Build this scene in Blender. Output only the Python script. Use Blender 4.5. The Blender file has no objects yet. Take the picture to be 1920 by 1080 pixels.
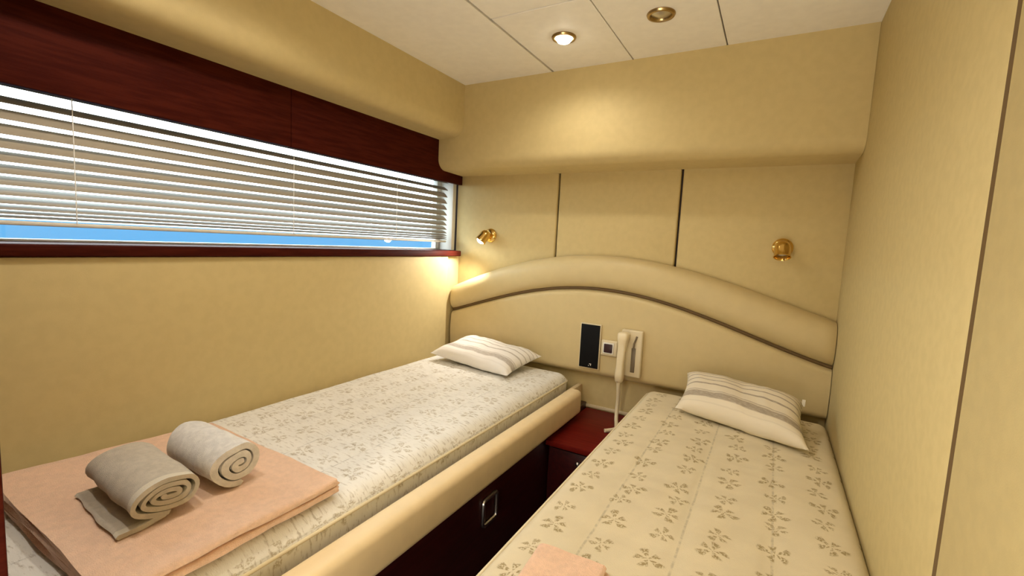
import bpy, bmesh, math, random
import numpy as np
from mathutils import Vector, Matrix, noise
S = bpy.context.scene
COL = S.collection
PI = math.pi

# ------------------------------------------------------------------ camera
YAW, PITCH, ROLL, FPX = -0.5160145, -0.0988287, 0.0500332, 859.3175
EYE = Vector((0.0, -2.1, 1.2))
_f = Vector((math.sin(YAW)*math.cos(PITCH), math.cos(YAW)*math.cos(PITCH), math.sin(PITCH)))
_r = Vector((math.cos(YAW), -math.sin(YAW), 0)); _u = _r.cross(_f)
_r2 = _r*math.cos(ROLL) + _u*math.sin(ROLL); _u2 = -_r*math.sin(ROLL) + _u*math.cos(ROLL)
cam_data = bpy.data.cameras.new('camera'); cam = bpy.data.objects.new('camera', cam_data); COL.objects.link(cam)
m = Matrix((( _r2.x, _u2.x, -_f.x, EYE.x), (_r2.y, _u2.y, -_f.y, EYE.y), (_r2.z, _u2.z, -_f.z, EYE.z), (0, 0, 0, 1)))
cam.matrix_world = m
cam_data.sensor_width = 36.0; cam_data.lens = FPX/1920*36.0; cam_data.clip_start = 0.02; cam_data.clip_end = 500
S.camera = cam

# ------------------------------------------------------------------ exposure, sky
S.view_settings.view_transform = 'Standard'
S.view_settings.look = 'None'
S.view_settings.gamma = 1.0
S.view_settings.use_curve_mapping = False
S.view_settings.exposure = 0.14

world = bpy.data.worlds.new('sky'); S.world = world; world.use_nodes = True
wn = world.node_tree; wn.nodes.clear()
w_out = wn.nodes.new('ShaderNodeOutputWorld'); w_bg = wn.nodes.new('ShaderNodeBackground')
w_tc = wn.nodes.new('ShaderNodeTexCoord'); w_sep = wn.nodes.new('ShaderNodeSeparateXYZ')
w_map = wn.nodes.new('ShaderNodeMapRange'); w_cr = wn.nodes.new('ShaderNodeValToRGB')
w_map.inputs[1].default_value = -0.3; w_map.inputs[2].default_value = 0.7
wn.links.new(w_tc.outputs['Generated'], w_sep.inputs[0]); wn.links.new(w_sep.outputs[2], w_map.inputs[0])
wn.links.new(w_map.outputs[0], w_cr.inputs[0]); wn.links.new(w_cr.outputs[0], w_bg.inputs[0]); wn.links.new(w_bg.outputs[0], w_out.inputs[0])
e = w_cr.color_ramp.elements
e[0].position = 0.0; e[0].color = (0.014, 0.045, 0.085, 1)
e[1].position = 1.0; e[1].color = (0.80, 0.92, 1.0, 1)
for p, c in ((0.2985, (0.023, 0.072, 0.130, 1)), (0.3005, (0.78, 0.86, 0.90, 1)), (0.45, (0.95, 0.97, 0.96, 1))):
    k = e.new(p); k.color = c
w_bg.inputs[1].default_value = 7.5

# spot lamps: (x, y, z, watts, cone degrees, blend)
WARM = (1.0, 0.91, 0.79)
CEIL = 1.952
def spot(name, loc, target, watts, cone, blend=0.6, radius=0.03, color=WARM):
    d = bpy.data.lights.new(name, 'SPOT'); d.energy = watts; d.spot_size = math.radians(cone); d.spot_blend = blend
    d.shadow_soft_size = radius; d.color = color
    o = bpy.data.objects.new(name, d); COL.objects.link(o); o.location = loc
    v = Vector(target) - Vector(loc); o.rotation_euler = v.to_track_quat('-Z', 'Y').to_euler()
    return o
LIT = [(-0.738, -0.509), (-0.98, -1.32), (-1.08, -1.75), (-0.45, -2.5)]  # first is real; the others are unseen, added for fill light
WATTS = [8, 11, 14, 42]
for (lx, ly), lw in zip(LIT, WATTS):
    spot('downlight_beam', (lx, ly, CEIL - 0.026), (lx, ly, 0), lw, 165, 0.7, 0.03)
# added fill low behind the camera, aimed up to brighten the ceiling
ad = bpy.data.lights.new('upward_fill', 'AREA'); ad.shape = 'RECTANGLE'; ad.size = 0.8; ad.size_y = 1.1; ad.energy = 24; ad.color = (1.0, 0.93, 0.81)
ao = bpy.data.objects.new('upward_fill', ad); COL.objects.link(ao); ao.location = (-0.30, -2.60, 0.45)
ao.rotation_euler = Vector((-0.12, 0.35, 0.90)).to_track_quat('-Z', 'Y').to_euler()

# ------------------------------------------------------------------ materials
class N:
    """tiny node-graph writer"""
    def __init__(s, mat): s.t = mat.node_tree
    def new(s, typ, **kw):
        n = s.t.nodes.new(typ)
        for k, v in kw.items(): setattr(n, k, v)
        return n
    def put(s, sock, v):
        if isinstance(v, bpy.types.NodeSocket): s.t.links.new(v, sock)
        else: sock.default_value = v
    def math(s, op, a, b=0.0, c=None):
        n = s.new('ShaderNodeMath', operation=op); s.put(n.inputs[0], a); s.put(n.inputs[1], b)
        if c is not None: s.put(n.inputs[2], c)
        return n.outputs[0]
    def mix(s, f, a, b):
        n = s.new('ShaderNodeMix', data_type='RGBA'); s.put(n.inputs[0], f); s.put(n.inputs[6], a); s.put(n.inputs[7], b)
        return n.outputs[2]
    def ramp(s, v, lo, hi, a=0.0, b=1.0):
        n = s.new('ShaderNodeMapRange', interpolation_type='SMOOTHSTEP'); s.put(n.inputs[0], v)
        for i, x in enumerate((lo, hi, a, b)): n.inputs[i+1].default_value = x
        return n.outputs[0]
    def noise(s, scale, vec=None, detail=3.0, rough=0.5):
        n = s.new('ShaderNodeTexNoise'); n.inputs['Scale'].default_value = scale; n.inputs['Detail'].default_value = detail
        n.inputs['Roughness'].default_value = rough
        if vec is not None: s.t.links.new(vec, n.inputs['Vector'])
        return n.outputs[0]
    def scale(s, vec, sc):
        n = s.new('ShaderNodeVectorMath', operation='MULTIPLY'); s.t.links.new(vec, n.inputs[0]); n.inputs[1].default_value = sc
        return n.outputs[0]
    def bump(s, h, strength, dist=0.002):
        n = s.new('ShaderNodeBump'); n.inputs['Strength'].default_value = strength; n.inputs['Distance'].default_value = dist
        s.put(n.inputs['Height'], h); return n.outputs[0]

def base_mat(name, color, rough=0.6, metal=0.0, spec=0.5, **kw):
    mt = bpy.data.materials.new(name); mt.use_nodes = True
    b = mt.node_tree.nodes['Principled BSDF']
    b.inputs['Base Color'].default_value = (*color, 1); b.inputs['Roughness'].default_value = rough
    b.inputs['Metallic'].default_value = metal; b.inputs['Specular IOR Level'].default_value = spec
    for k, v in kw.items(): b.inputs[k.replace('_', ' ')].default_value = v
    return mt, N(mt), b

def cloth_mat(name, color, var=0.08, scale=60, bump=0.25, rough=0.8, bscale=700, dist=0.0015, spec=0.25):
    mt, g, b = base_mat(name, color, rough, spec=spec)
    tc = g.new('ShaderNodeTexCoord').outputs['Object']
    f = g.noise(scale, tc, 4)
    dk = tuple(c*(1-var) for c in color) + (1,); lt = tuple(min(1, c*(1+var)) for c in color) + (1,)
    g.put(b.inputs['Base Color'], g.mix(g.ramp(f, 0.3, 0.7), dk, lt))
    g.put(b.inputs['Normal'], g.bump(g.noise(bscale, tc, 2), bump, dist))
    return mt

def wood_mat(name, a, c, rough=0.3, grain=(1.2, 14, 14), coat=0.3):
    mt, g, b = base_mat(name, a, rough)
    tc = g.new('ShaderNodeTexCoord').outputs['Object']
    n1 = g.noise(6, g.scale(tc, grain), 5, 0.6)
    g.put(b.inputs['Base Color'], g.mix(g.ramp(n1, 0.35, 0.65), (*a, 1), (*c, 1)))
    b.inputs['Coat Weight'].default_value = coat; b.inputs['Coat Roughness'].default_value = 0.15
    return mt

M = {}
M['wall'] = cloth_mat('beige_upholstery', (0.615, 0.495, 0.245), 0.025, 35, 0.15, 0.6, 500, 0.001)
M['wall_r'] = cloth_mat('beige_wall_fabric', (0.61, 0.50, 0.25), 0.03, 50, 0.2, 0.7, 420, 0.001)
M['pad'] = cloth_mat('beige_leatherette', (0.62, 0.50, 0.265), 0.02, 25, 0.10, 0.45, 300, 0.001, 0.4)
M['ceil'] = cloth_mat('cream_ceiling', (0.90, 0.86, 0.78), 0.02, 30, 0.1, 0.6, 300, 0.001)
M['dark_gap'] = base_mat('dark_joint', (0.035, 0.015, 0.012), 0.6)[0]
M['mahog'] = wood_mat('mahogany', (0.040, 0.0045, 0.002), (0.064, 0.009, 0.004), 0.6, (12, 1.2, 14), 0.0)
M['mahog'].node_tree.nodes['Principled BSDF'].inputs['Specular IOR Level'].default_value = 0.06
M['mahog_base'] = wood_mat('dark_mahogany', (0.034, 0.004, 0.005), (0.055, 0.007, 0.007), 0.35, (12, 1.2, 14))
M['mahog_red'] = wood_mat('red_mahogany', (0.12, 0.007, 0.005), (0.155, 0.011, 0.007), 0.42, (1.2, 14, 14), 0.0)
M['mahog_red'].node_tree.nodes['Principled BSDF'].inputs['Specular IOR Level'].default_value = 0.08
M['carpet'] = cloth_mat('dark_carpet', (0.02, 0.012, 0.010), 0.3, 200, 0.5, 0.95, 900)
M['rail'] = cloth_mat('tan_leatherette', (0.84, 0.67, 0.41), 0.03, 20, 0.1, 0.45, 300, 0.001, 0.4)
M['white_paint'] = base_mat('white_paint', (0.80, 0.78, 0.72), 0.4)[0]
M['slat'] = base_mat('aluminium_slat', (0.33, 0.275, 0.20), 0.5, 0.0)[0]
M['cream'] = base_mat('cream_plastic', (0.72, 0.62, 0.42), 0.35)[0]
M['cream2'] = base_mat('cream_handset_plastic', (0.80, 0.69, 0.47), 0.3)[0]
M['black'] = base_mat('black_plastic', (0.004, 0.004, 0.005), 0.6, 0.0, 0.15)[0]
M['maroon'] = base_mat('dark_socket_insert', (0.03, 0.006, 0.01), 0.4)[0]
M['grey'] = base_mat('grey_plastic', (0.18, 0.14, 0.09), 0.4)[0]
M['brass'] = base_mat('polished_brass', (0.78, 0.52, 0.16), 0.18, 1.0)[0]
M['bronze'] = base_mat('antique_brass', (0.42, 0.30, 0.14), 0.28, 1.0)[0]
M['chrome'] = base_mat('satin_chrome', (0.62, 0.60, 0.58), 0.3, 1.0)[0]
M['lens'] = base_mat('frosted_lens', (0.45, 0.42, 0.38), 0.25)[0]
M['tag'] = base_mat('white_tag', (0.85, 0.82, 0.75), 0.6)[0]
M['seam'] = base_mat('brown_welt', (0.13, 0.075, 0.025), 0.6)[0]
def emis(name, color, st):
    mt, g, b = base_mat(name, color, 0.5); b.inputs['Emission Color'].default_value = (*color, 1); b.inputs['Emission Strength'].default_value = st
    return mt
M['bulb'] = emis('lit_halogen', (1.0, 0.90, 0.72), 22)
M['bulb2'] = emis('lit_reading_bulb', (1.0, 0.93, 0.80), 8)
# window glass: thin, mostly clear
mt = bpy.data.materials.new('window_glass'); mt.use_nodes = True; g = N(mt); mt.node_tree.nodes.clear()
o_ = g.new('ShaderNodeOutputMaterial'); tr = g.new('ShaderNodeBsdfTransparent'); gl = g.new('ShaderNodeBsdfGlossy'); mx = g.new('ShaderNodeMixShader')
tr.inputs[0].default_value = (0.93, 0.97, 0.98, 1); gl.inputs['Roughness'].default_value = 0.02; mx.inputs[0].default_value = 0.06
mt.node_tree.links.new(tr.outputs[0], mx.inputs[1]); mt.node_tree.links.new(gl.outputs[0], mx.inputs[2]); mt.node_tree.links.new(mx.outputs[0], o_.inputs[0])
M['glass'] = mt

def mattress_mat(name, base, sprig, strength, streak):
    mt, g, b = base_mat(name, base, 0.75, spec=0.25)
    uv = g.new('ShaderNodeUVMap').outputs[0]
    sp = g.new('ShaderNodeSeparateXYZ'); g.put(sp.inputs[0], uv)
    CW, CH = 0.103, 0.165
    px = g.math('DIVIDE', sp.outputs[0], CW); ci = g.math('FLOOR', px)
    odd = g.math('MULTIPLY', g.math('FLOORED_MODULO', ci, 2.0), 0.5)
    py = g.math('ADD', g.math('DIVIDE', sp.outputs[1], CH), odd); cj = g.math('FLOOR', py)
    def layer(ofx, ofy, radius, seed):
        lx = g.math('ADD', px, ofx); ly = g.math('ADD', py, ofy)
        idv = g.new('ShaderNodeCombineXYZ'); g.put(idv.inputs[0], g.math('FLOOR', lx)); g.put(idv.inputs[1], g.math('FLOOR', ly)); idv.inputs[2].default_value = seed
        wnz = g.new('ShaderNodeTexWhiteNoise', noise_dimensions='3D'); g.put(wnz.inputs['Vector'], idv.outputs[0])
        rs = g.new('ShaderNodeSeparateColor'); g.put(rs.inputs[0], wnz.outputs['Color'])
        qx = g.math('MULTIPLY', g.math('ADD', g.math('SUBTRACT', g.math('FRACT', lx), 0.5), g.math('MULTIPLY', g.math('SUBTRACT', rs.outputs[0], 0.5), 0.16)), CW)
        qy = g.math('MULTIPLY', g.math('ADD', g.math('SUBTRACT', g.math('FRACT', ly), 0.5), g.math('MULTIPLY', g.math('SUBTRACT', rs.outputs[1], 0.5), 0.16)), CH)
        r = g.math('SQRT', g.math('ADD', g.math('MULTIPLY', qx, qx), g.math('MULTIPLY', qy, qy)))
        a = g.math('ADD', g.math('ARCTAN2', qy, qx), g.math('MULTIPLY', rs.outputs[2], 6.28))
        pet = g.math('ABSOLUTE', g.math('COSINE', g.math('MULTIPLY', a, 2.5)))
        leaf = g.ramp(pet, 0.55, 0.80)
        rr = g.math('ADD', r, g.math('MULTIPLY', g.math('SINE', g.math('MULTIPLY', a, 3.0)), radius*0.18))
        inside = g.ramp(rr, radius*0.80, radius*1.05, 1.0, 0.0)
        hole = g.ramp(rr, radius*0.08, radius*0.2)
        ring = g.ramp(g.math('ABSOLUTE', g.math('SUBTRACT', rr, radius*0.45)), radius*0.03, radius*0.10, 0.25, 1.0)
        return g.math('MULTIPLY', g.math('MULTIPLY', leaf, inside), g.math('MULTIPLY', hole, ring))
    mk = g.math('MAXIMUM', layer(0, 0, 0.030, 1.0), g.math('MULTIPLY', layer(0.0, 0.5, 0.024, 5.0), 0.9))
    brk = g.ramp(g.noise(260, uv, 2), 0.36, 0.52)
    mk = g.math('MULTIPLY', g.math('MULTIPLY', mk, brk), strength)
    col = g.mix(g.ramp(g.noise(14, uv, 4), 0.3, 0.7), tuple(c*0.94 for c in base)+(1,), (*base, 1))
    lx = g.math('ABSOLUTE', g.math('SUBTRACT', g.math('FRACT', g.math('ADD', g.math('DIVIDE', sp.outputs[0], 0.165), 0.197)), 0.5))
    st = g.math('MULTIPLY', g.ramp(lx, 0.006, 0.022, 1.0, 0.0), g.ramp(g.noise(60, uv, 2), 0.40, 0.60, 0.1, 0.55))
    col = g.mix(st, col, (*[c*0.55 for c in base], 1))
    h = g.noise(420, uv, 2)
    if streak:
        st = g.ramp(g.noise(1.0, g.scale(uv, (34, 130, 1)), 4, 0.6), 0.52, 0.70)
        col = g.mix(g.math('MULTIPLY', st, streak), col, (0.32, 0.26, 0.19, 1))
        h = g.math('ADD', h, g.math('MULTIPLY', g.noise(1.0, g.scale(uv, (22, 90, 1)), 4, 0.6), 2.5))
    g.put(b.inputs['Base Color'], g.mix(mk, col, (*sprig, 1)))
    g.put(b.inputs['Normal'], g.bump(h, 0.35, 0.002))
    return mt
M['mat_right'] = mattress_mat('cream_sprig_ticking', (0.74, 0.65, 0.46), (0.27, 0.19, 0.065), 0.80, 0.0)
M['mat_left'] = mattress_mat('daylit_sprig_ticking', (0.86, 0.845, 0.80), (0.30, 0.22, 0.09), 0.52, 0.58)  # ticking as on the right, with window daylight put into its paler colour
M['pipe'] = base_mat('cream_piping', (0.74, 0.65, 0.45), 0.7)[0]

def stripe_mat(name, base, dark, bands):
    mt, g, b = base_mat(name, base, 0.85, spec=0.2)
    uv = g.new('ShaderNodeUVMap').outputs[0]; sp = g.new('ShaderNodeSeparateXYZ'); g.put(sp.inputs[0], uv)
    v = sp.outputs[1]; tot = None
    for c, w, s in bands:
        mk = g.math('MULTIPLY', g.ramp(g.math('ABSOLUTE', g.math('SUBTRACT', v, c)), w*0.75, w*1.15, 1.0, 0.0), s)
        tot = mk if tot is None else g.math('MAXIMUM', tot, mk)
    brk = g.ramp(g.noise(1.0, g.scale(uv, (26, 90, 1)), 4, 0.65), 0.25, 0.6, 0.45, 1.0)
    fine = g.ramp(g.math('ABSOLUTE', g.math('SINE', g.math('MULTIPLY', v, 330.0))), 0.1, 0.6, 0.65, 1.0)
    g.put(b.inputs['Base Color'], g.mix(g.math('MULTIPLY', g.math('MULTIPLY', tot, brk), fine), (*base, 1), (*dark, 1)))
    g.put(b.inputs['Normal'], g.bump(g.noise(500, uv, 2), 0.2, 0.002))
    return mt
BANDS = [(0.10, 0.010, 0.15), (0.245, 0.062, 0.85), (0.33, 0.012, 0.6), (0.50, 0.018, 0.85), (0.63, 0.013, 0.8), (0.74, 0.012, 0.75), (0.83, 0.010, 0.7), (0.91, 0.012, 0.7)]
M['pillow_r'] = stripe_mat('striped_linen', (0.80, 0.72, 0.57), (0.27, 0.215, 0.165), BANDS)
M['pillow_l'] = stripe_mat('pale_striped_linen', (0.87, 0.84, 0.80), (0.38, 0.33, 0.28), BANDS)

def terry(name, color, band=None, scale=900, bump=0.8, ribs=0.0):
    mt, g, b = base_mat(name, color, 0.95, spec=0.1)
    b.inputs['Sheen Weight'].default_value = 0.25
    tc = g.new('ShaderNodeTexCoord').outputs['Object']
    n1 = g.noise(70, tc, 5, 0.65)
    c = g.mix(g.ramp(n1, 0.3, 0.7), tuple(x*(0.94 if ribs else 0.88) for x in color)+(1,), tuple(min(1, x*1.06) for x in color)+(1,))
    if band:
        uv = g.new('ShaderNodeUVMap').outputs[0]; sp = g.new('ShaderNodeSeparateXYZ'); g.put(sp.inputs[0], uv)
        for lo, hi, bc in band:
            mk = g.math('MULTIPLY', g.ramp(sp.outputs[0], lo-0.006, lo), g.ramp(sp.outputs[0], hi, hi+0.006, 1.0, 0.0))
            c = g.mix(mk, c, (*bc, 1))
    g.put(b.inputs['Base Color'], c)
    g.put(b.inputs['Normal'], g.bump(g.noise(scale, tc, 3), bump, 0.003))
    return mt
M['peach'] = terry('peach_terry', (0.86, 0.585, 0.42), None, 500, 0.8, 0.06)
M['greige'] = terry('grey_beige_terry', (0.62, 0.54, 0.43), [(0.93, 1.1, (0.78, 0.70, 0.56))])
M['offwhite'] = terry('off_white_terry', (0.88, 0.84, 0.79))

# ------------------------------------------------------------------ mesh helpers
class MB:
    def __init__(s): s.bm = bmesh.new(); s.uv = None
    def box(s, x0, x1, y0, y1, z0, z1, bev=0.0, seg=3):
        b2 = bmesh.new(); bmesh.ops.create_cube(b2, size=1.0)
        for v in b2.verts: v.co = Vector((x0+(v.co.x+.5)*(x1-x0), y0+(v.co.y+.5)*(y1-y0), z0+(v.co.z+.5)*(z1-z0)))
        if bev > 0: bmesh.ops.bevel(b2, geom=b2.edges[:], offset=bev, segments=seg, profile=0.5, affect='EDGES')
        s.merge(b2); return s
    def merge(s, b2):
        me = bpy.data.meshes.new('tmp'); b2.to_mesh(me); b2.free(); s.bm.from_mesh(me); bpy.data.meshes.remove(me)
    def prism(s, prof, axis, a, b):
        """closed 2-D profile extruded along an axis; profile = the two other axes in xyz order"""
        def P(p, t):
            if axis == 'x': return (t, p[0], p[1])
            if axis == 'y': return (p[0], t, p[1])
            return (p[0], p[1], t)
        A = [s.bm.verts.new(P(p, a)) for p in prof]; B = [s.bm.verts.new(P(p, b)) for p in prof]
        n = len(prof)
        for i in range(n): s.bm.faces.new((A[i], A[(i+1) % n], B[(i+1) % n], B[i]))
        s.bm.faces.new(A[::-1]); s.bm.faces.new(B); return s
    def lathe(s, prof, loc, axis=(0, 0, 1), n=32):
        """profile (r, h) spun about axis from loc"""
        q = Vector((0, 0, 1)).rotation_difference(Vector(axis).normalized()); loc = Vector(loc); rings = []
        for r, h in prof:
            if r < 1e-6: rings.append([s.bm.verts.new(loc + q @ Vector((0, 0, h)))])
            else: rings.append([s.bm.verts.new(loc + q @ Vector((r*math.cos(2*PI*k/n), r*math.sin(2*PI*k/n), h))) for k in range(n)])
        for A, B in zip(rings, rings[1:]):
            for k in range(n):
                k2 = (k+1) % n
                if len(A) == 1 and len(B) == 1: continue
                if len(A) == 1: s.bm.faces.new((A[0], B[k2], B[k]))
                elif len(B) == 1: s.bm.faces.new((A[k], A[k2], B[0]))
                else: s.bm.faces.new((A[k], A[k2], B[k2], B[k]))
        return s
    def tube(s, pts, r, n=10, closed=False):
        pts = [Vector(p) for p in pts]; rings = []; L = len(pts)
        t0 = (pts[1]-pts[0]).normalized(); ref = Vector((0, 0, 1)) if abs(t0.z) < 0.9 else Vector((1, 0, 0))
        nrm = t0.cross(ref).normalized()
        for i, p in enumerate(pts):
            if closed: t = (pts[(i+1) % L]-pts[i-1]).normalized()
            else: t = (pts[min(i+1, L-1)]-pts[max(i-1, 0)]).normalized()
            nrm = (nrm - t*nrm.dot(t)).normalized(); bn = t.cross(nrm)
            rr = r(i/(L-1)) if callable(r) else r
            rings.append([s.bm.verts.new(p + nrm*rr*math.cos(2*PI*k/n) + bn*rr*math.sin(2*PI*k/n)) for k in range(n)])
        pr = list(zip(rings, rings[1:])) + ([(rings[-1], rings[0])] if closed else [])
        for A, B in pr:
            for k in range(n): s.bm.faces.new((A[k], A[(k+1) % n], B[(k+1) % n], B[k]))
        if not closed: s.bm.faces.new(rings[0][::-1]); s.bm.faces.new(rings[-1])
        return s
    def grid(s, fn, nu, nv, uvfn=None, close_u=False):
        V = [[s.bm.verts.new(fn(i/nu, j/nv)) for j in range(nv+1)] for i in range(nu if close_u else nu+1)]
        lay = s.bm.loops.layers.uv.verify() if uvfn else None
        R = nu
        for i in range(R):
            i2 = (i+1) % len(V)
            for j in range(nv):
                f = s.bm.faces.new((V[i][j], V[i2][j], V[i2][j+1], V[i][j+1]))
                if uvfn:
                    for lp, (a, b) in zip(f.loops, ((i, j), (i+1, j), (i+1, j+1), (i, j+1))): lp[lay].uv = uvfn(a/nu, b/nv)
        return V

ORI = {}
def obj(name, mb, mat, parent=None, smooth=40, label=None, clean=True):
    bm = mb.bm
    if clean:
        bmesh.ops.remove_doubles(bm, verts=bm.verts[:], dist=1e-5)
        bmesh.ops.recalc_face_normals(bm, faces=bm.faces[:])
    if parent is None:
        xs = [v.co.x for v in bm.verts]; ys = [v.co.y for v in bm.verts]; zs = [v.co.z for v in bm.verts]
        ori = Vector(((min(xs)+max(xs))/2, (min(ys)+max(ys))/2, min(zs)))
    else: ori = ORI[parent.name]
    for v in bm.verts: v.co -= ori
    me = bpy.data.meshes.new(name); bm.to_mesh(me); bm.free()
    me.materials.append(M[mat] if isinstance(mat, str) else mat)
    if smooth:
        me.polygons.foreach_set('use_smooth', [True]*len(me.polygons)); me.set_sharp_from_angle(angle=math.radians(smooth))
    o = bpy.data.objects.new(name, me); COL.objects.link(o)
    if parent is None: o.location = ori
    else: o.parent = parent
    ORI[o.name] = ori
    if label: o['label'] = label
    return o
def tag(o, label, cat, group=None):
    o['label'] = label; o['category'] = cat
    if group: o['group'] = group
    return o
def thing(name, loc, label, cat, group=None):
    o = bpy.data.objects.new(name, None); o.empty_display_size = 0.05; COL.objects.link(o); o.location = loc; ORI[o.name] = Vector(loc)
    return tag(o, label, cat, group)
def struct(name, mb, mat, label, cat='wall', parent=None, smooth=40):
    o = obj(name, mb, mat, parent, smooth)
    if parent is None: o['kind'] = 'structure'; tag(o, label, cat)
    elif label: o['label'] = label
    return o
def arc(cx, cz, r, a0, a1, n=8, rz=None):
    rz = r if rz is None else rz
    return [(cx + r*math.cos(math.radians(a0+(a1-a0)*k/n)), cz + rz*math.sin(math.radians(a0+(a1-a0)*k/n))) for k in range(n+1)]
def dup(root, loc, label):
    r = root.copy(); COL.objects.link(r); r.location = loc; r['label'] = label
    for ch in root.children:
        c = ch.copy(); COL.objects.link(c); c.parent = r
        for g2 in ch.children:
            d = g2.copy(); COL.objects.link(d); d.parent = c
    return r

# ------------------------------------------------------------------ room shell
XL, XR, YB = -1.54, 0.223, -3.2           # mahogany plane, right wall, back of the corridor
FOOT = -1.97
struct('floor', MB().box(-1.75, 0.30, YB, 0.06, -0.04, 0.0), 'carpet', 'dark carpeted cabin floor between the two beds', 'floor')

# ceiling: dark backing with cream panels set below it, open joints between them
ceil = struct('ceiling', MB().box(-1.75, 0.30, YB-0.05, 0.06, CEIL+0.012, CEIL+0.05), 'dark_gap', 'cream panelled cabin ceiling with thin dark joints', 'ceiling')
JX = [-1.56, -0.915, -0.565, -0.221, XR+0.03]
for i in range(4):
    g0, g1 = (0.0 if i == 0 else 0.002), (0.007 if i == 0 else 0.002)
    ys = [0.05, YB] if i in (0,) else [0.05, -0.728, -1.35, -2.0, -2.6, YB]
    if i == 3: ys = [0.05, YB]
    for a, b in zip(ys, ys[1:]):
        obj('ceiling_panel', MB().box(JX[i]+g0, JX[i+1]-g1, b+0.0028, a-0.0028, CEIL, CEIL+0.012, 0.0015, 1), 'ceil', ceil)

# back wall: dark backing, three upholstered panels, plain strip under the headboard
wb = struct('wall_back', MB().box(-1.75, 0.30, 0.03, 0.08, 0.0, CEIL+0.01), 'dark_gap', 'upholstered beige head wall behind both beds', 'wall')
PX = [-1.572, -0.955, -0.378, XR+0.012]
for i in range(3):
    obj('wall_panel', MB().box(PX[i]+(0.0 if i == 0 else 0.0045), PX[i+1]-0.0045, 0.0, 0.03, 0.60, 1.60, 0.008, 3), 'wall', wb)
obj('lower_panel', MB().box(-1.56, XR+0.01, -0.008, 0.03, 0.0, 0.598), 'wall', wb)
obj('upper_panel', MB().box(-1.56, XR+0.01, 0.0, 0.03, 1.602, CEIL+0.01), 'wall', wb)
struct('baseboard_back', MB().box(-0.74, -0.42, -0.016, -0.008, 0.421, 0.437, 0.003, 2), 'cream', 'thin pale strip along head wall above nightstand', 'baseboard')

# boxed soffit over the head wall, rounded lower front edge
prof = [(0.0, CEIL), (-0.215, CEIL)] + arc(-0.160, 1.609, 0.055, 180, 270, 10) + [(0.0, 1.549)]
struct('trim_1', MB().prism(prof, 'x', XL, XR-0.0005), 'wall', 'deep beige padded soffit across the head wall under ceiling', 'soffit', smooth=60)
# soffit over the window, rounded lower edge
prof = [(XL, CEIL), (-1.389, CEIL)] + arc(-1.449, 1.768, 0.060, 0, -90, 10) + [(XL, 1.703)]
struct('trim_2', MB().prism(prof, 'y', -1.965, -0.2152), 'wall', 'long beige padded soffit above the window, under ceiling', 'soffit', smooth=60)

# right wall: two tall panels with a joint
wr = struct('wall_right', MB().box(XR+0.030, XR+0.08, YB, 0.03, 0.0, CEIL+0.011), 'dark_gap', 'plain beige panelled wall beside the right bed', 'wall')
obj('wall_panel', MB().box(XR, XR+0.030, -1.304, -0.0005, 0.0, CEIL-0.0005, 0.002, 2), 'wall_r', wr)
obj('seam_strip', MB().box(XR+0.0004, XR+0.0299, -1.3178, -1.3042, 0.0, CEIL-0.0006), 'seam', wr, label='dark brown seam strip')
obj('wall_panel', MB().box(XR, XR+0.030, YB, -1.318, 0.0, CEIL-0.0005, 0.002, 2), 'wall_r', wr)

# left wall: hull skin, upholstered lower panel, mahogany fascia
wl = struct('wall_left', MB().box(-1.75, -1.70, YB, 0.03, 0.0, 1.112).box(-1.75, -1.70, YB, 0.03, 1.552, CEIL+0.011).box(-1.75, -1.70, YB, FOOT-0.02, 1.112, 1.552)
            .box(-1.70, -1.56, YB, FOOT-0.06, 0.0, CEIL-0.002), 'wall', 'beige upholstered side wall under the window', 'wall')
lp = [(-1.56, FOOT), (-1.52, FOOT)] + [(-1.52, -0.150)] + [(-1.52 - 0.024*(1-math.cos(t)), -0.150 + 0.04*math.sin(t)) for t in [k*PI/2/6 for k in range(1, 7)]] + [(-1.56, -0.105)]
obj('wall_panel', MB().prism(lp, 'z', 0.0, 1.108), 'wall', wl, smooth=50)
obj('corner_panel', MB().box(-1.575, -1.545, -0.110, -0.001, 0.0, 1.108), 'wall', wl)
fa = struct('trim_3', MB().box(-1.562, XL, -1.0385, -0.0005, 1.502, CEIL-0.001, 0.002, 2), 'mahog', 'dark mahogany fascia above the window blind', 'fascia')
obj('fascia_board', MB().box(-1.562, XL, FOOT, -1.0405, 1.502, CEIL-0.001, 0.002, 2), 'mahog', fa)
struct('wall_front', MB().box(-1.54, -0.638, FOOT-0.06, FOOT, 0.0, CEIL-0.001, 0.003, 2), 'mahog', 'mahogany bulkhead edge at foot of the left bed', 'bulkhead')
struct('wall_corridor', MB().box(-1.75, 0.30, YB-0.05, YB, 0.0, CEIL+0.01), 'wall', 'beige wall across the corridor behind the doorway', 'wall')

# window: frame, pane, jamb, mahogany sill
win = thing('window_1', (-1.66, -0.98, 1.112), 'long low cabin window showing a blue strip below the blind', 'window'); win['kind'] = 'structure'
fr = obj('window_frame', MB().box(-1.697, -1.665, FOOT+0.001, -0.032, 1.1405, 1.1475, 0.002, 2).box(-1.697, -1.665, FOOT+0.001, -0.032, 1.540, 1.552, 0.003, 2)
         .box(-1.697, -1.665, -0.062, -0.032, 1.1405, 1.552, 0.003, 2), 'white_paint', win)
obj('pane', MB().box(-1.686, -1.682, FOOT, -0.050, 1.146, 1.546), 'glass', win)
obj('jamb', MB().box(-1.697, -1.578, -0.031, -0.001, 1.1405, 1.552, 0.004, 2), 'white_paint', win)
obj('window_sill', MB().box(-1.70, -1.508, FOOT+0.001, -0.030, 1.110, 1.140, 0.005, 3), 'mahog', win)

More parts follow.
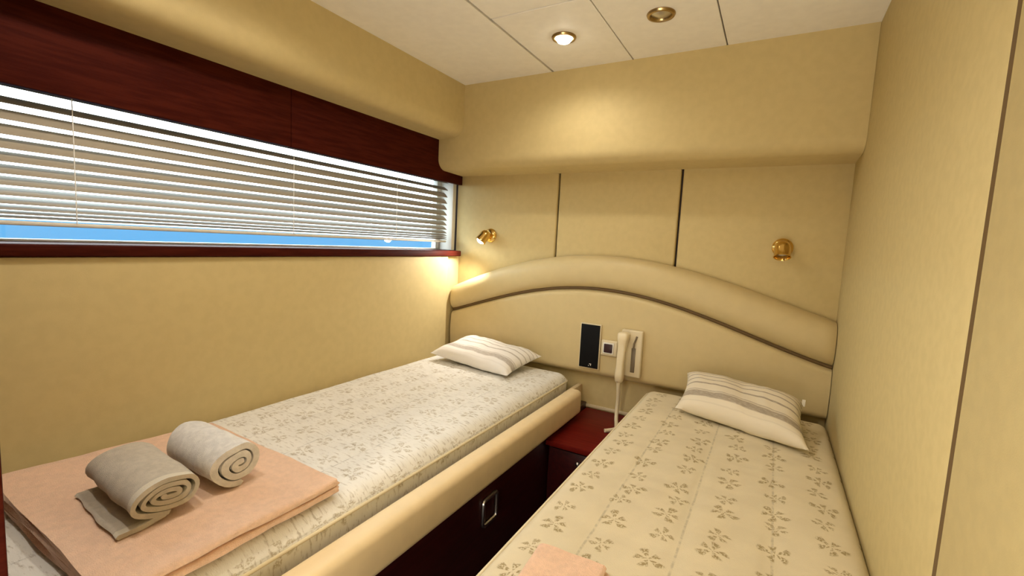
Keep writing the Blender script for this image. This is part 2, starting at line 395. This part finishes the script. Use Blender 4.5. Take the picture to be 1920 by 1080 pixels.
# ------------------------------------------------------------------ venetian blind
bl = thing('venetian_blind', (-1.60, -1.0, 1.18), 'half-lowered aluminium venetian blind hanging in the window recess', 'blind')
BY0, BY1 = -1.955, -0.066
obj('head_rail', MB().box(-1.622, -1.582, BY0, BY1, 1.526, 1.551, 0.004, 2), 'white_paint', bl)
zz = 1.509; pit = [.034, .034, .034, .033, .031, .029, .027, .025, .021, .016, .012, .010, .009]
TILT = [20, 34, 46, 48, 46, 44, 41, 38, 33, 28, 21, 15, 11]
def slat(z, tilt, w=0.037):
    p = []
    for k in range(9):
        t = k/8 - .5; x = t*w; h = 0.0022*(1-4*t*t)
        p.append((-1.602 + x*math.cos(tilt) + h*math.sin(tilt), z - x*math.sin(tilt) + h*math.cos(tilt)))
    q = [(a - 0.0007*math.sin(tilt), b - 0.0007*math.cos(tilt)) for a, b in p]
    return MB().prism(p + q[::-1], 'y', BY0, BY1)
for i, dp in enumerate(pit):
    obj('slat', slat(zz, math.radians(TILT[i])), 'slat', bl, 60)
    zz -= dp
obj('bottom_rail', MB().box(-1.618, -1.586, BY0, BY1, 1.182, 1.193, 0.004, 2), 'white_paint', bl)
for cy in (-1.62, -1.00, -0.46):
    obj('ladder_cord', MB().tube([(-1.5815, cy, 1.53), (-1.5815, cy, 1.36), (-1.5815, cy, 1.19)], 0.0013, 6), 'white_paint', bl)

# ------------------------------------------------------------------ headboard
def interp(xs, ys):
    xs = np.array(xs); ys = np.array(ys); c = np.polyfit(xs, ys, 4); return lambda x: float(np.polyval(c, x))
up = interp([-1.531, -1.215, -.864, -.51, -.225, .064, .218], [.950, 1.074, 1.149, 1.151, 1.099, 1.011, .966])
lo = interp([-1.504, -1.207, -.854, -.498, -.21, .08, .218], [.824, .922, .997, .994, .925, .838, .799])
HX0, HX1 = -1.528, XR-0.002
hb = thing('headboard', (-0.65, -0.04, 0.592), 'wide beige padded headboard with a domed arched top roll', 'headboard')
b = MB(); NS = 20
def roll(u, v):
    x = HX0 + (HX1-HX0)*u; z0, z1 = lo(x), up(x); zc, hz = (z0+z1)/2, (z1-z0)/2
    a = -PI/2 + PI*v
    ca, sa = math.cos(a), math.sin(a)
    end = 1.0 - 0.10*max(0, 1 - min(u, 1-u)/0.006)
    return (x, -0.004 - 0.094*end*abs(ca)**0.62, zc + hz*math.copysign(abs(sa)**0.75, sa)*1.0)
V = b.grid(roll, 90, NS)
for row in (V[0], V[-1]): b.bm.faces.new(row)
obj('top_roll', b, 'pad', hb, 50)
b = MB()
def slab(u, v):
    x = HX0 + (HX1-HX0)*u; z0, z1 = 0.592, lo(x)-0.002
    t = v
    if t < 0.10: k = t/0.10; return (x, -0.012 - 0.062*math.sin(k*PI/2), z0 + 0.03*(1-math.cos(k*PI/2)))
    if t > 0.90: k = (t-0.90)/0.10; return (x, -0.012 - 0.062*math.cos(k*PI/2), z1 - 0.025 + 0.025*math.sin(k*PI/2))
    k = (t-0.1)/0.8; return (x, -0.074 - 0.006*math.sin(k*PI), z0 + 0.03 + (z1-z0-0.055)*k)
V = b.grid(slab, 90, 40)
for row in (V[0], V[-1]): b.bm.faces.new(row)
obj('padded_panel', b, 'pad', hb, 50)
b = MB().tube([(HX0+(HX1-HX0)*k/60, -0.052, lo(HX0+(HX1-HX0)*k/60)-0.001) for k in range(61)], 0.0085, 8)
obj('welt_seam', b, 'seam', hb, 60, label='dark brown welt seam')

# ------------------------------------------------------------------ mattresses and bed frames
def mattress(name, x0, x1, y0, y1, z0, z1, mat, label, r=0.05, crown=0.012, quilt=None, seed=0):
    b = MB(); xc, yc = (x0+x1)/2, (y0+y1)/2; hx, hy, hz = (x1-x0)/2, (y1-y0)/2, (z1-z0)/2
    # rounded box built on a cube grid
    nx, ny, nz = 48, 120, 8
    lay = b.bm.loops.layers.uv.verify()
    def shape(px, py, pz):
        p = Vector((px*hx, py*hy, pz*hz)); rr = r
        q = Vector((max(-hx+rr, min(hx-rr, p.x)), max(-hy+rr, min(hy-rr, p.y)), max(-hz+rr*.8, min(hz-rr*.8, p.z))))
        d = p - q
        if d.length > 1e-9:
            d = Vector((d.x, d.y, d.z/.8)); d.normalize(); p = q + Vector((d.x*rr, d.y*rr, d.z*rr*.8))
        X, Y, Z = p.x+xc, p.y+yc, p.z+(z0+z1)/2
        if pz > 0.2:
            w = (1-min(1, abs(px))**6)*(1-min(1, abs(py))**10)
            dz = crown*w
            if quilt:
                qx, qy, amp = quilt
                XX = X/qx + 0.697; dx_ = abs((XX - math.floor(XX)) - .5)*2; dy_ = abs((Y/qy - math.floor(Y/qy)) - .5)*2
                dz -= amp*w*(math.exp(-((1-dx_)*qx/0.02)**2) + 0.6*math.exp(-((1-dy_)*qy/0.02)**2))
            dz += 0.0055*w*noise.noise(Vector((X*7+seed, Y*6, seed))) + 0.0016*w*noise.noise(Vector((X*22+seed, Y*55, 3)))
            Z += dz
        return Vector((X, Y, Z))
    cache = {}
    def V(p):
        k = tuple(round(c, 5) for c in p)
        if k not in cache: cache[k] = b.bm.verts.new(shape(*p))
        return cache[k]
    def ax(n): return [-1+2*k/n for k in range(n+1)]
    def face(pts):
        f = b.bm.faces.new([V(p) for p in pts]); 
        c = sum((Vector(p) for p in pts), Vector())/4
        for lp, p in zip(f.loops, pts):
            co = cache[tuple(round(c_, 5) for c_ in p)].co; dz = max(0, z1 - co.z)
            u, v = co.x, co.y
            if abs(c.x) > 0.999: u += math.copysign(dz, c.x)
            elif abs(c.y) > 0.999: v += math.copysign(dz, c.y)
            lp[lay].uv = (u, v)
    AX, AY, AZ = ax(nx), ax(ny), ax(nz)
    for s_ in (-1, 1):
        for i in range(nx):
            for j in range(ny): face([(AX[i], AY[j], s_), (AX[i+1], AY[j], s_), (AX[i+1], AY[j+1], s_), (AX[i], AY[j+1], s_)])
            for j in range(nz): face([(AX[i], s_, AZ[j]), (AX[i+1], s_, AZ[j]), (AX[i+1], s_, AZ[j+1]), (AX[i], s_, AZ[j+1])])
        for i in range(ny):
            for j in range(nz): face([(s_, AY[i], AZ[j]), (s_, AY[i+1], AZ[j]), (s_, AY[i+1], AZ[j+1]), (s_, AY[i], AZ[j+1])])
    root = obj(name, b, mat, None, 60); tag(root, label, 'mattress', None)
    # piping round the upper edge
    def outline(z, ins, rr):
        pts = []
        for cx, cy, a0 in ((x1-rr, y1-rr, 0), (x0+rr, y1-rr, 90), (x0+rr, y0+rr, 180), (x1-rr, y0+rr, 270)):
            for k in range(7):
                a = math.radians(a0 + 15*k); pts.append((cx+(rr+ins)*math.cos(a), cy+(rr+ins)*math.sin(a), z))
        return pts
    pts = outline(z1-r*.8+0.008, 0.0005, r)
    if x1 > 0:                                  # no piping where the mattress is pushed against the wall
        pts = pts[2:26]
        pts = [p_ for p_ in pts if p_[0] < x1 - r*0.6]
    obj('piping', MB().tube(pts, 0.004, 6, closed=x1 < 0), 'pipe', root, 60)
    return root
mattress('mattress', -1.512, -0.795, FOOT+0.004, -0.092, 0.470, 0.595, 'mat_left',
         'daylight-pale sprigged mattress under the window with peach towel on it', crown=0.008, quilt=(0.165, 0.20, 0.0028), seed=3)
mattress('mattress', -0.424, XR-0.001, FOOT+0.004, -0.100, 0.470, 0.596, 'mat_right',
         'cream mattress with brown sprig print beside the right wall', r=0.032, quilt=(0.165, 0.24, 0.0035), seed=9)

lb = thing('bed_frame', (-1.1, -1.0, 0.0), 'built-in bed with tan padded rail below the window', 'bed')
prof = [(-0.765, 0.440)] + arc(-0.722, 0.462, 0.022, -90, 0, 5) + arc(-0.722, 0.530, 0.022, 0, 90, 6) + arc(-0.747, 0.534, 0.018, 90, 180, 5)
b = MB().prism(prof, 'y', FOOT+0.003, -0.185)
obj('side_rail', b, 'rail', lb, 50, label='tan padded side rail')
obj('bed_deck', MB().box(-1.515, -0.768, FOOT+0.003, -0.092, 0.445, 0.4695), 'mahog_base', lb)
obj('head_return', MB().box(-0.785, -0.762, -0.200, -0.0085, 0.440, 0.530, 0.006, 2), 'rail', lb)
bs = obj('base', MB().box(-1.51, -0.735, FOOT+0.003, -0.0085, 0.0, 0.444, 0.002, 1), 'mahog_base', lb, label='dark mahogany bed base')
b = MB()
hy0, hy1, hz0, hz1 = -0.928, -0.848, 0.292, 0.378
ring = []
for cy, cz, a0 in ((hy1-.01, hz1-.01, 0), (hy0+.01, hz1-.01, 90), (hy0+.01, hz0+.01, 180), (hy1-.01, hz0+.01, 270)):
    for k in range(5): a = math.radians(a0+22.5*k); ring.append((-0.729, cy+.01*math.cos(a), cz+.01*math.sin(a)))
b.tube(ring, 0.0065, 8, closed=True)
obj('drawer_handle', b, 'chrome', bs, label='square chrome ring handle')

rb = thing('bed_frame', (-0.1, -1.0, 0.0), 'built-in bed under the sprig-print mattress beside the right wall', 'bed')
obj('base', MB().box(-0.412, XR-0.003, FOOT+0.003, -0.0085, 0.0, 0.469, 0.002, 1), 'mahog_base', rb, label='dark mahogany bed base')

# ------------------------------------------------------------------ nightstand between the beds
ns = thing('nightstand', (-0.575, -0.24, 0.0), 'low red mahogany nightstand between the two beds', 'nightstand')
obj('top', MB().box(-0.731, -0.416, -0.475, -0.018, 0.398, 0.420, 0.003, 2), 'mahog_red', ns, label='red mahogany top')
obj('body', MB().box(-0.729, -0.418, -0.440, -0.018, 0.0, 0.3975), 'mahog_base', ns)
dr = obj('drawer', MB().box(-0.722, -0.425, -0.452, -0.4405, 0.20, 0.385, 0.002, 2), 'mahog_base', ns)
obj('knob', MB().lathe([(0, 0.022), (0.007, 0.021), (0.010, 0.016), (0.009, 0.010), (0.004, 0.006), (0.004, 0)], (-0.594, -0.452, 0.352), (0, -1, 0), 16), 'chrome', dr, 60)

# ------------------------------------------------------------------ pillows
def pillow(center, rx, ry, h, yawd, pitchd, rolld, shear, mat, label, seed, tagpos=None):
    b = MB(); Rm = Matrix.Rotation(math.radians(yawd), 4, 'Z') @ Matrix.Rotation(math.radians(rolld), 4, 'Y') @ Matrix.Rotation(math.radians(pitchd), 4, 'X'); c = Vector(center)
    def sh(sgn):
        def fn(u, v):
            a, d = 2*u-1, 2*v-1
            pin = 1 - 0.07*(1-a*a)*abs(d)**2; pin2 = 1 - 0.08*(1-d*d)*abs(a)**2
            x = a*rx*pin2; y = d*ry*pin
            t = max(0, (1-a**4))**0.55 * max(0, (1-d**4))**0.55
            z = sgn*h*t*(1 if sgn > 0 else 0.6)
            w = t
            z += w*0.010*noise.noise(Vector((x*9, y*9, seed))) + 0.004*w*noise.noise(Vector((x*30, y*18, seed+5)))
            return c + (Rm @ Vector((x + shear*y, y, z)))
        return fn
    b.grid(sh(1), 44, 32, lambda u, v: (u, v)); b.grid(sh(-1), 44, 32, lambda u, v: (u, v))
    o = obj('pillow', b, mat, None, 70); tag(o, label, 'pillow', 'small striped pillows')
    if tagpos:
        tb = MB(); p = c + (Rm @ Vector(tagpos))
        tb.box(p.x-0.005, p.x+0.005, p.y-0.001, p.y+0.001, p.z-0.010, p.z+0.014, 0.0008, 1)
        obj('care_tag', tb, 'tag', o, label='white care tag')
    return o
pillow((-0.066, -0.310, 0.663), 0.216, 0.132, 0.058, -19, 15, 0, -0.36, 'pillow_r', 'cream pillow with clear brown stripes, on the sprig-print right mattress', 2.0, (0.172, 0.112, 0.008))
pillow((-1.180, -0.250, 0.650), 0.236, 0.140, 0.050, -6, 8, 2, 0.0, 'pillow_l', 'pale grey striped pillow at head of the window bed', 7.0)

# ------------------------------------------------------------------ towels
def sheet(path, th, L, nL, place, wav, uvL=True):
    """a cloth of thickness th whose cross-section follows path (2-D), length L along its axis"""
    P = [Vector((p[0], p[1], 0)) for p in path]; n = len(P); left, right = [], []
    for i in range(n):
        t = (P[min(i+1, n-1)] - P[max(i-1, 0)]).normalized(); nr = Vector((-t.y, t.x, 0))
        left.append(P[i] + nr*th/2); right.append(P[i] - nr*th/2)
    t0 = (P[0]-P[1]).normalized(); t1 = (P[-1]-P[-2]).normalized()
    loop = left + [P[-1] + t1*th*.45] + right[::-1] + [P[0] + t0*th*.45]; m_ = len(loop)
    b = MB(); lay = b.bm.loops.layers.uv.verify(); rows = []
    for j in range(nL+1):
        s_ = j/nL; edge = min(s_, 1-s_)*L; shr = 1.0
        rows.append([b.bm.verts.new(place(q.x, q.y, s_) + wav(q.x, q.y, s_)) for q in loop])
    for j in range(nL):
        for k in range(m_):
            f = b.bm.faces.new((rows[j][k], rows[j][(k+1) % m_], rows[j+1][(k+1) % m_], rows[j+1][k]))
            for lp, s_ in zip(f.loops, (j, j, j+1, j+1)): lp[lay].uv = (s_/nL, 0.5)
    # end caps as strips between the two sides (the loop can be strongly concave)
    for row, flip in ((rows[0], False), (rows[-1], True)):
        A = row[:n]; B = row[n+1:2*n+1][::-1]
        for i in range(n-1):
            f = (A[i], A[i+1], B[i+1], B[i]); b.bm.faces.new(f[::-1] if flip else f)
        b.bm.faces.new((A[-1], row[n], B[-1])); b.bm.faces.new((B[0], row[2*n+1], A[0]))
    return b

# peach bath towel folded flat in four layers (folds toward the aisle)
def serp(x0, x1, z, th, layers, r):
    pts = []
    for k in range(layers):
        zz_ = z + k*2*r; a, b_ = (x0, x1) if k % 2 == 0 else (x1, x0)
        ax0 = x0 + (0.012 if k in (0, 3) else 0.0)
        nn = 26
        xs = [a + (b_-a)*i/nn for i in range(nn+1)]
        pts += [(x, zz_) for x in xs]
        if k < layers-1:
            sgn = 1 if k % 2 == 0 else -1
            pts += [(b_ + sgn*r*math.sin(t)*1.3, zz_ + r - r*math.cos(t)) for t in [PI*i/8 for i in range(1, 8)]]
    return pts
TZ = 0.6115
def place_peach(px, pz, s_):
    y = -1.835 + 0.42*s_
    sk = 0.055*(1-s_)                         # the wall-side edge runs askew
    x = px - sk*max(0, (-0.85-px))/0.5
    return Vector((x, y, pz))
def wav_peach(px, pz, s_):
    x, y = px, s_*0.42; k = (pz-TZ)/0.05
    z = 0.004*noise.noise(Vector((x*6, y*7, 1.0)))*(0.3+max(0, k)) + 0.0012*noise.noise(Vector((x*30, y*30, pz*300)))
    e_ = 0.010*noise.noise(Vector((x*5, pz*140, 2.0)))*(abs(s_-.5)*2)**3
    return Vector((0.006*noise.noise(Vector((y*9, pz*100, 4.0))), e_, z))
o = obj('bath_towel', sheet(serp(-1.36, -0.826, TZ, 0.0075, 4, 0.0046), 0.0069, 0.42, 40, place_peach, wav_peach), 'peach', None, 50)
tag(o, 'folded peach bath towel lying on the window bed under two rolled towels', 'towel', None)
PT = TZ + 3*0.0090 + 0.0052                    # top of the peach towel

def spiral(cx, cz, a_out, b_out, turns, pitch, start, tail, pb):
    pts = []; tot = turns*2*PI; n = int(turns*30)
    for i in range(n+1):
        th_ = tot*i/n; k = (tot-th_)/(2*PI)*pitch          # distance in from the outside
        a, bb = a_out-k, b_out-k*pb/pitch
        if a < 0.006: a = 0.006
        if bb < 0.004: bb = 0.004
        ang = start - (tot-th_)
        pts.append((cx + a*math.cos(ang), cz + bb*math.sin(ang)))
    return pts + tail
def roll_towel(mat, label, cy, a, bb, x0, x1, y_skew, turns, pitch, pb, th, tail_len, seed):
    cz = PT + bb + th/2 + 0.001 + (th*1.05 if tail_len else 0)
    tail = []
    if tail_len:
        tail = [(cy - tail_len*k/10 , cz - bb - (th*1.0)*min(1, k/5)) for k in range(1, 11)]
    path = spiral(cy, cz, a, bb, turns, pitch, -PI/2, tail, pb)
    if tail_len: path = path
    def place(py, pz, s_):
        return Vector((x0 + (x1-x0)*s_, py + y_skew*s_, pz))
    def wav(py, pz, s_):
        d = 1.0
        x = 0.012*noise.noise(Vector((py*22, pz*22, seed)))*(2*s_-1)
        return Vector((x, 0.004*noise.noise(Vector((s_*4, pz*12, seed+2))), 0.003*noise.noise(Vector((s_*4, py*12, seed+6)))*(1 if pz > PT+0.02 else 0.15)))
    o = obj('rolled_towel', sheet(path, th, abs(x1-x0), 26, place, wav), mat, None, 55)
    return tag(o, label, 'towel', 'rolled towels on the peach towel')
# winding goes clockwise seen from the room so the outer end runs out on the bed at the near side
roll_towel('greige', 'grey-beige rolled towel with pale hem, nearest on the peach towel', -1.682, 0.064, 0.0345, -1.175, -0.955, -0.012, 3.3, 0.0172, 0.0100, 0.0085, 0.080, 1.0)
roll_towel('offwhite', 'off-white rolled towel behind the grey-beige roll, on the peach towel', -1.555, 0.054, 0.044, -1.170, -0.965, 0.0, 2.6, 0.0185, 0.0155, 0.0132, 0.0, 5.0)

# second peach towel: only its corner shows on the right bed
def place_p2(px, py_, s_):
    v = Vector((px, -0.30 + 0.30*s_, 0)); v = Matrix.Rotation(math.radians(4), 3, 'Z') @ Vector((px, (s_-1)*0.30, 0))
    return Vector((-0.330 + v.x, -1.358 + v.y, py_))
def wav_p2(px, py_, s_): return Vector((0, 0, 0.002*noise.noise(Vector((px*20, s_*8, 3)))))
o = obj('bath_towel', sheet(serp(0.006, 0.12, 0.6165, 0.0085, 3, 0.0056), 0.0095, 0.30, 24, place_p2, wav_p2), 'peach', None, 50)
tag(o, 'corner of a peach towel lying on the right sprig-print mattress', 'towel', None)

# ------------------------------------------------------------------ things on the headboard
pf = thing('control_panel', (-0.710, -0.081, 0.637), 'flat black rectangular panel set in the padded headboard', 'panel')
obj('frame', MB().box(-0.760, -0.659, -0.090, -0.078, 0.632, 0.845, 0.003, 2), 'cream', pf)
pn = obj('face', MB().box(-0.755, -0.664, -0.0945, -0.0895, 0.637, 0.840, 0.002, 2), 'black', pf, label='glossy black face')
obj('mark', MB().box(-0.705, -0.695, -0.0952, -0.0945, 0.655, 0.658).box(-0.699, -0.696, -0.0952, -0.0945, 0.648, 0.654).box(-0.709, -0.706, -0.0952, -0.0945, 0.646, 0.650), 'tag', pn, None)

sk = thing('power_socket', (-0.617, -0.081, 0.706), 'small square cream power socket between black panel and telephone', 'socket')
b = MB().box(-0.655, -0.579, -0.0925, -0.078, 0.706, 0.779, 0.006, 3)
obj('plate', b, 'cream', sk)
obj('rim', MB().box(-0.645, -0.594, -0.0965, -0.0915, 0.717, 0.769, 0.003, 2), 'white_paint', sk, label='silvery white rim')
obj('insert', MB().box(-0.639, -0.600, -0.0985, -0.0945, 0.723, 0.763, 0.003, 2), 'maroon', sk, label='dark maroon insert')

tp = thing('telephone', (-0.515, -0.081, 0.633), 'cream wall telephone mounted on the headboard, cord hanging to nightstand', 'telephone')
bp = obj('base', MB().box(-0.560, -0.466, -0.106, -0.078, 0.633, 0.842, 0.006, 3), 'cream', tp)
obj('cradle_slot', MB().box(-0.510, -0.492, -0.1085, -0.1055, 0.655, 0.765, 0.002, 2), 'grey', bp, label='grey cradle slot')
obj('hook', MB().tube([(-0.501, -0.112, 0.765), (-0.499, -0.113, 0.785), (-0.493, -0.111, 0.805), (-0.490, -0.107, 0.818)], 0.004, 8), 'grey', bp)
def hs(u, v):
    z = 0.838 - 0.232*u; a = 2*PI*v
    w = 0.019 + 0.006*math.exp(-((u-.08)/.12)**2) + 0.003*math.exp(-((u-.85)/.12)**2) - 0.004*u
    d = 0.015 + 0.010*math.exp(-((u-.10)/.13)**2) + 0.006*math.exp(-((u-.86)/.12)**2)
    k = min(1, (u/0.03)**.5 if u < 0.03 else ((1-u)/0.03)**.5 if u > .97 else 1)
    sx, sy = math.copysign(abs(math.cos(a))**.6, math.cos(a)), math.copysign(abs(math.sin(a))**.6, math.sin(a))
    bow = 0.010*math.sin(PI*u)
    return (-0.540 - 0.008*u + w*k*sx, -0.134 - bow + d*k*sy, z)
b = MB(); b.grid(hs, 40, 24)
obj('handset', b, 'cream2', tp, 60, label='cream handset')
cp = [Vector(p) for p in ((-0.548, -0.140, 0.612), (-0.550, -0.125, 0.57), (-0.553, -0.108, 0.52), (-0.556, -0.105, 0.475), (-0.552, -0.120, 0.440), (-0.535, -0.17, 0.4285), (-0.525, -0.215, 0.4275), (-0.545, -0.250, 0.4275), (-0.556, -0.262, 0.4275))]
def bez(ps, n):
    out = []
    for i in range(len(ps)-1):
        p0, p1, p2, p3 = ps[max(i-1, 0)], ps[i], ps[i+1], ps[min(i+2, len(ps)-1)]
        for k in range(n):
            t = k/n; out.append(0.5*((2*p1) + (p2-p0)*t + (2*p0-5*p1+4*p2-p3)*t*t + (3*p1-p0-3*p2+p3)*t**3))
    return out + [ps[-1]]
path = bez(cp, 24); coil = []
for i in range(len(path)-1):
    t = (path[i+1]-path[i]).normalized(); n1 = t.cross(Vector((1, 0.2, 0))).normalized(); n2 = t.cross(n1)
    for k in range(4):
        a = 2*PI*(i*4+k)/9.0; coil.append(path[i].lerp(path[i+1], k/4) + (n1*math.cos(a) + n2*math.sin(a))*0.0062)
obj('coiled_cord', MB().tube(coil, 0.0028, 6), 'cream2', tp, 60)

# ------------------------------------------------------------------ reading lamps
def reading_lamp(x, z, aim, lit, label):
    t = thing('reading_lamp', (x, 0.0, z), label, 'lamp', 'brass reading lamps on the head wall')
    obj('wall_plate', MB().lathe([(0, 0.0), (0.036, 0.0), (0.037, 0.004), (0.033, 0.010), (0.016, 0.016), (0, 0.018)], (x, -0.0003, z), (0, -1, 0), 32), 'brass', t, 40)
    obj('swivel', MB().lathe([(0.008, 0.012), (0.008, 0.028), (0.013, 0.032), (0.016, 0.040), (0.013, 0.048), (0.006, 0.054), (0, 0.056)], (x, 0, z), (0, -1, 0), 20), 'brass', t, 40)
    a = Vector(aim).normalized(); c = Vector((x, -0.062, z-0.004)) - a*0.030
    sh = obj('shade', MB().lathe([(0, 0.0), (0.012, 0.001), (0.022, 0.008), (0.027, 0.020), (0.028, 0.034), (0.0285, 0.062), (0.0305, 0.066), (0.0285, 0.068), (0.0255, 0.064), (0.0255, 0.046), (0, 0.044)], c, a, 32), 'brass', t, 40)
    if lit: obj('bulb', MB().lathe([(0.024, 0.050), (0.0245, 0.060), (0.020, 0.070), (0.010, 0.076), (0, 0.078)], c, a, 24), 'bulb2', t, 60, label='lit white bulb')
    else: obj('bulb', MB().lathe([(0.0235, 0.0465), (0.020, 0.052), (0.010, 0.057), (0, 0.058)], c, a, 24), 'lens', t, 60, label='unlit grey bulb')
    return c + a*0.085
AIM = (-0.42, -0.45, -0.80)
p = reading_lamp(-1.338, 1.232, AIM, True, 'lit brass reading lamp on head wall near the window')
spot('reading_lamp_beam', p, p + Vector(AIM), 9.5, 130, 0.7, 0.02, (1.0, 0.94, 0.86))
reading_lamp(0.022, 1.232, (0.03, -0.42, -0.9), False, 'unlit brass reading lamp on head wall near the right wall')

# ------------------------------------------------------------------ ceiling downlights
def downlight(x, y, lit, label, group='recessed ceiling downlights'):
    t = thing('downlight', (x, y, CEIL), label, 'ceiling light', group)
    obj('ring', MB().lathe([(0.030, 0.0), (0.044, 0.0), (0.045, -0.003), (0.042, -0.008), (0.036, -0.009), (0.032, -0.006), (0.030, 0.0)], (x, y, CEIL), (0, 0, 1), 40), 'bronze', t, 40)
    if lit: obj('bulb', MB().lathe([(0.030, -0.002), (0.029, -0.010), (0.022, -0.018), (0.012, -0.022), (0, -0.023)], (x, y, CEIL), (0, 0, 1), 32), 'bulb', t, 60, label='glowing halogen bulb')
    else: obj('bulb', MB().lathe([(0.031, -0.001), (0.024, -0.002), (0.018, -0.006), (0.008, -0.009), (0, -0.0095)], (x, y, CEIL), (0, 0, 1), 32), 'chrome', t, 60, label='unlit reflector bulb')
    return t
first = downlight(LIT[0][0], LIT[0][1], True, 'lit downlight in the ceiling, shining on the soffit')
downlight(-0.388, -0.538, False, 'unlit brass downlight in the ceiling, right of the lit one')
for lx, ly in LIT[1:]: dup(first, (lx, ly, CEIL), 'added fill downlight in the ceiling nearer the doorway, outside the picture')  # unseen fittings for the added fill beams
